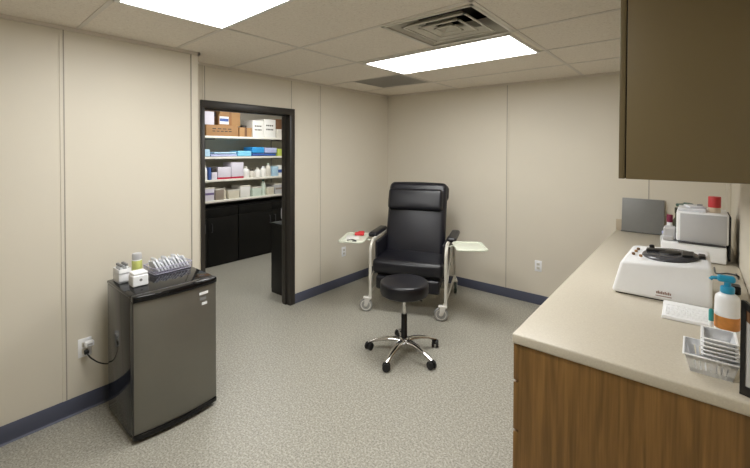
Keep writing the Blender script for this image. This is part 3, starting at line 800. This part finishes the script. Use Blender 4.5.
MB().box(0.0012, .002, -w_ * .40, w_ * .40, h_ * .35, h_ * .62).build('blue_stripe', M['blue3'], lb)
sm_, hs, _ = carton('small cardboard carton in the middle of the top shelf', 239.5, 252, 128, s1, M['card2'], .22, M['cardd'])
o = MB().cushion((-.05, 0, .018), (.08, .07, .036), .012).build('dark_roll', M['ink']); tag(o, 'dark roll on the small middle carton of the top shelf', 'roll', (XS - .03, yz(246.5, 150)[0], s1 + hs))
carton('white carton with dark printing, left one of two on the top shelf', 252.6, 264, 120.8, s1, M['white2'], .28, text=True)
carton('white carton with dark printing, right one of two on the top shelf', 264, 275.8, 119.8, s1, M['white2'], .28, text=True)
wb, hw, _ = carton('short white box at the right end of the top shelf', 276.6, 283.5, 129.5, s1, M['offwhite'], .22)
carton('brown carton stacked on the short white box at the shelf end', 276.2, 283.3, 119.5, s1 + hw, M['cardd'], .22)
# folded packs on the second shelf
def pack(label, px0, px1, ptop, z, mat, r=.012, depth=.26, x=XS):
    y0, _ = yz(px0, 150); y1, _ = yz(px1, 150); _, zt = yz((px0 + px1) / 2, ptop); h = max(.025, zt - z); w_ = y1 - y0 - .006
    o = MB().cushion((-depth / 2, 0, h / 2), (depth - .01, w_, h - .009), min(r, h * .4), puffs=(.004, 0, .003)).build('folded_pack', mat)
    tag(o, label, 'pack', (x, (y0 + y1) / 2, z)); return h
pack('white and blue pack at the left end of the second shelf', 204.2, 210.6, 149.5, s2, M['blue2'])
h1 = pack('long flat pale blue pack on the second shelf', 211, 237.5, 154.6, s2, M['lilac'])
pack('thin pale sheet pack on top of the long flat pale blue pack', 214, 237, 152.3, s2 + h1, M['blue2'])
pack('light cyan pack in the middle of the second shelf', 238, 252, 151, s2, M['lblue'])
h2 = pack('dark blue flat pack under the bright blue pack', 252.5, 276.5, 153.6, s2, M['blue3'])
pack('bright blue pack on the second storage shelf', 252.4, 264.6, 147.2, s2 + h2, M['blue'])
pack('lilac blue pack to the right of the bright blue pack', 265, 277.3, 147.8, s2 + h2, M['lilac'])
carton('narrow lime green box at the right end of the second shelf', 278, 282.6, 149, s2, M['lime'], .2)
# third shelf
def jug(label, px, wpx, ptop, z, mat, cap, name='plastic_bottle', x=XS - .05):
    y0, _ = yz(px - wpx / 2, 150); y1, _ = yz(px + wpx / 2, 150); _, zt = yz(px, ptop); h = zt - z; r = (y1 - y0) / 2
    t = thing(name, label, 'bottle', (x, (y0 + y1) / 2, z)); bh = h - .02
    MB().lathe([(0, 0), (r * .94, 0), (r, .005), (r, bh * .68), (r * .8, bh * .86), (r * .4, bh * .95), (r * .36, bh), (0, bh)], 20).build('body', mat, t)
    MB().cyl((0, 0, bh + .008), r * .45, .026, bev=.003, seg=16).build('cap', cap, t)
jug('white bottle at the left end of the third shelf', 206.6, 4.2, 166, s3, M['white'], M['offwhite'])
carton('narrow deep blue box beside the left white bottle, third shelf', 208.9, 211.2, 168, s3, M['blue3'], .2)
lx, hl, _ = carton('short lilac-white box left of two red-based boxes, third shelf', 211.6, 217.3, 172.6, s3, M['lilacbox'], .2)
carton('dark box stacked on the short lilac-white box, third shelf', 211.8, 217.1, 168.5, s3 + hl, M['ink'], .18)
carton('shorter lilac-white box with crimson base on the third shelf', 217.8, 231, 167.6, s3, M['lilacbox'], .24, band=M['magenta'], bandz=(0, .16))
carton('taller lilac-white box with crimson base on the third shelf', 231.3, 243.6, 162.8, s3, M['lilacbox'], .24, band=M['magenta'], bandz=(0, .12))
jug('large white bottle right of the crimson-based boxes, third shelf', 247.5, 6.4, 167, s3, M['white2'], M['offwhite'])
jug('squat white bottle beside the large white bottle, third shelf', 253.6, 5.4, 169.6, s3, M['offwhite'], M['ink'])
jug('white round bottle left of the tall white one, third shelf', 259.3, 5.4, 168, s3, M['white2'], M['offwhite'])
jug('white bottle in the middle of the right-hand third shelf group', 264.9, 5.2, 166.6, s3, M['white2'], M['white'])
jug('tallest white bottle right of centre on the third shelf', 269.9, 4.6, 163.6, s3, M['offwhite'], M['palegreen'])
carton('pale blue box near the right end of the third shelf', 272.8, 278.3, 166.8, s3, M['blue2'], .2)
carton('white box with blue band at the third shelf right end', 278.7, 283.3, 165.5, s3, M['white2'], .2, band=M['blue3'], bandz=(.3, .6))
# lowest shelf
def bin_(label, px0, px1, ptop, z, mat, fill=None):
    y0, _ = yz(px0, 150); y1, _ = yz(px1, 150); _, zt = yz((px0 + px1) / 2, ptop); h = zt - z; w_ = (y1 - y0 - .008) / 2
    t = thing('storage_bin', label, 'bin', (XS, (y0 + y1) / 2, z)); dp = .26
    MB().hexa([(-dp, -w_ * .92, 0), (0, -w_ * .92, 0), (0, w_ * .92, 0), (-dp, w_ * .92, 0), (-dp, -w_, h), (.0, -w_, h), (.0, w_, h), (-dp, w_, h)], .004).build('body', mat, t)
    MB().box(-dp, .003, -w_, w_, h - .014, h + .003, .002).build('rim', M['offwhite'], t)
    if fill: MB().box(.0, .0016, -w_ * .9, w_ * .9, h * .45, h * .62).build('band', fill, t)
    return h
bin_('pale bin with purple band at the left of the lowest shelf', 204.3, 214.6, 188.5, s4, M['lilacbox'], M['purple'])
bin_('grey-brown bin beside the purple-banded bin, lowest shelf', 215, 224.2, 189.5, s4, M['greybrown'])
jug('slim cream bottle between grey-brown and cream bins', 226, 2.8, 187.5, s4, M['cream'], M['offwhite'])
bin_('short cream bin left of centre on the lowest shelf', 228, 239.6, 190.5, s4, M['cream'])
bin_('taller cream-white bin at the centre of the lowest shelf', 240, 250.6, 186, s4, M['white2'])
bin_('pale green-white bin right of centre on the lowest shelf', 252.6, 262, 187.5, s4, M['palegreen'])
jug('pale green bottle right of the green-white bin, lowest shelf', 264.8, 4.2, 180, s4, M['palegreen'], M['green'])
bin_('low grey-white bin right of the pale green bottle', 267.3, 274.2, 187.5, s4, M['cream'])
bin_('grey bin at the right end of the lowest shelf', 274.8, 283.2, 184, s4, M['lightgrey'], M['greybrown'])

# black low cabinets under the shelves
for (y0, y1, lb) in ((2.34, 3.285, 'black low storage cabinet under the shelves, left of two'), (3.29, 4.50, 'black low storage cabinet under the shelves, right of two')):
    t = thing('storage_cabinet', lb, 'cabinet', (-5.32, (y0 + y1) / 2, 0), 0, 'black storage cabinets')
    w_ = (y1 - y0) / 2 - .002
    MB().box(-.33, -.02, -w_, w_, .0, .83, .003).box(-.33, 0, -w_, w_, .83, .85, .004).build('body', M['cab_black'], t)
    for a, b in ((-w_ + .003, -.002), (.002, w_ - .003)):
        dd = MB().box(-.019, .0, a, b, .03, .70, .003).build('door', M['cab_black'], t)
        yy = b - .05 if a < -.1 else a + .05
        MB().tube(fillet([(0, yy, .50), (.025, yy, .50), (.025, yy, .62), (0, yy, .62)], .01, 4), .005, 8).build('handle', M['darkgrey'], dd)
        MB().box(-.019, .0, a, b, .706, .826, .003).build('drawer', M['cab_black'], t)
bt = thing('side_cabinet', 'narrow black cabinet just inside the doorway behind the right jamb', 'cabinet', (-3.86, 2.815, 0))
MB().box(0, .34, .0, .45, .0, .80, .004).build('body', M['cab_black'], bt)
MB().box(-.01, .34, -.01, .46, .80, .825, .004).build('top', M['cab_black'], bt)
dd = MB().box(-.018, -.002, .01, .44, .04, .79, .003).build('door', M['cab_black'], bt)
MB().box(-.03, -.018, .04, .055, .55, .66, .003).build('handle', M['darkgrey'], dd)
bg = thing('supply_bag', 'blue and white plastic bag on the narrow black cabinet in the doorway', 'bag', (-3.73, 2.95, .846))
MB().cushion((0, 0, .08), (.12, .13, .16), .04, puffs=(.01, .01, .02)).build('white_part', M['pouch'], bg)
MB().cushion((.0, .01, .19), (.09, .09, .10), .035, puffs=(.01, .01, .02)).build('blue_part', M['blue3'], bg)

# ------------------------------------------------------------------ camera
f_px, yaw, pit, rol, psy, cam_h = 393.7735, 39.1299, .9199, .1538, -78.254, 1.6847
a = math.radians(yaw); tt = math.radians(pit); rr = math.radians(rol)
def direction(u, v, k):
    xr = u * math.cos(rr) + v * math.sin(rr); yr = -u * math.sin(rr) + v * math.cos(rr)
    yc = yr * math.cos(tt) + k * math.sin(tt); zc = k * math.cos(tt) - yr * math.sin(tt)
    return Vector((xr * math.cos(a) - zc * math.sin(a), xr * math.sin(a) + zc * math.cos(a), -yc))
Rv, Dv, Fv = direction(1, 0, 0), direction(0, 1, 0), direction(0, 0, 1)
cam = bpy.data.cameras.new('camera'); co = bpy.data.objects.new('camera', cam); COL.objects.link(co)
co.matrix_world = Matrix(((Rv.x, -Dv.x, -Fv.x, 0), (Rv.y, -Dv.y, -Fv.y, 0), (Rv.z, -Dv.z, -Fv.z, cam_h), (0, 0, 0, 1)))
cam.sensor_fit = 'HORIZONTAL'; cam.sensor_width = 36; cam.lens = 36 * f_px / 750; cam.shift_y = psy / 750
cam.clip_start = .05
sc.camera = co

# ------------------------------------------------------------------ world and view
wd = bpy.data.worlds.new('world'); sc.world = wd; wd.use_nodes = True
wd.node_tree.nodes['Background'].inputs['Color'].default_value = (.05, .05, .05, 1)
wd.node_tree.nodes['Background'].inputs['Strength'].default_value = .2
vs = sc.view_settings
vs.view_transform = 'Standard'; vs.look = 'None'; vs.gamma = 1; vs.use_curve_mapping = False; vs.exposure = 0.70
sc.cycles.use_denoising = True
sc.cycles.max_bounces = 8
sc.cycles.diffuse_bounces = 6
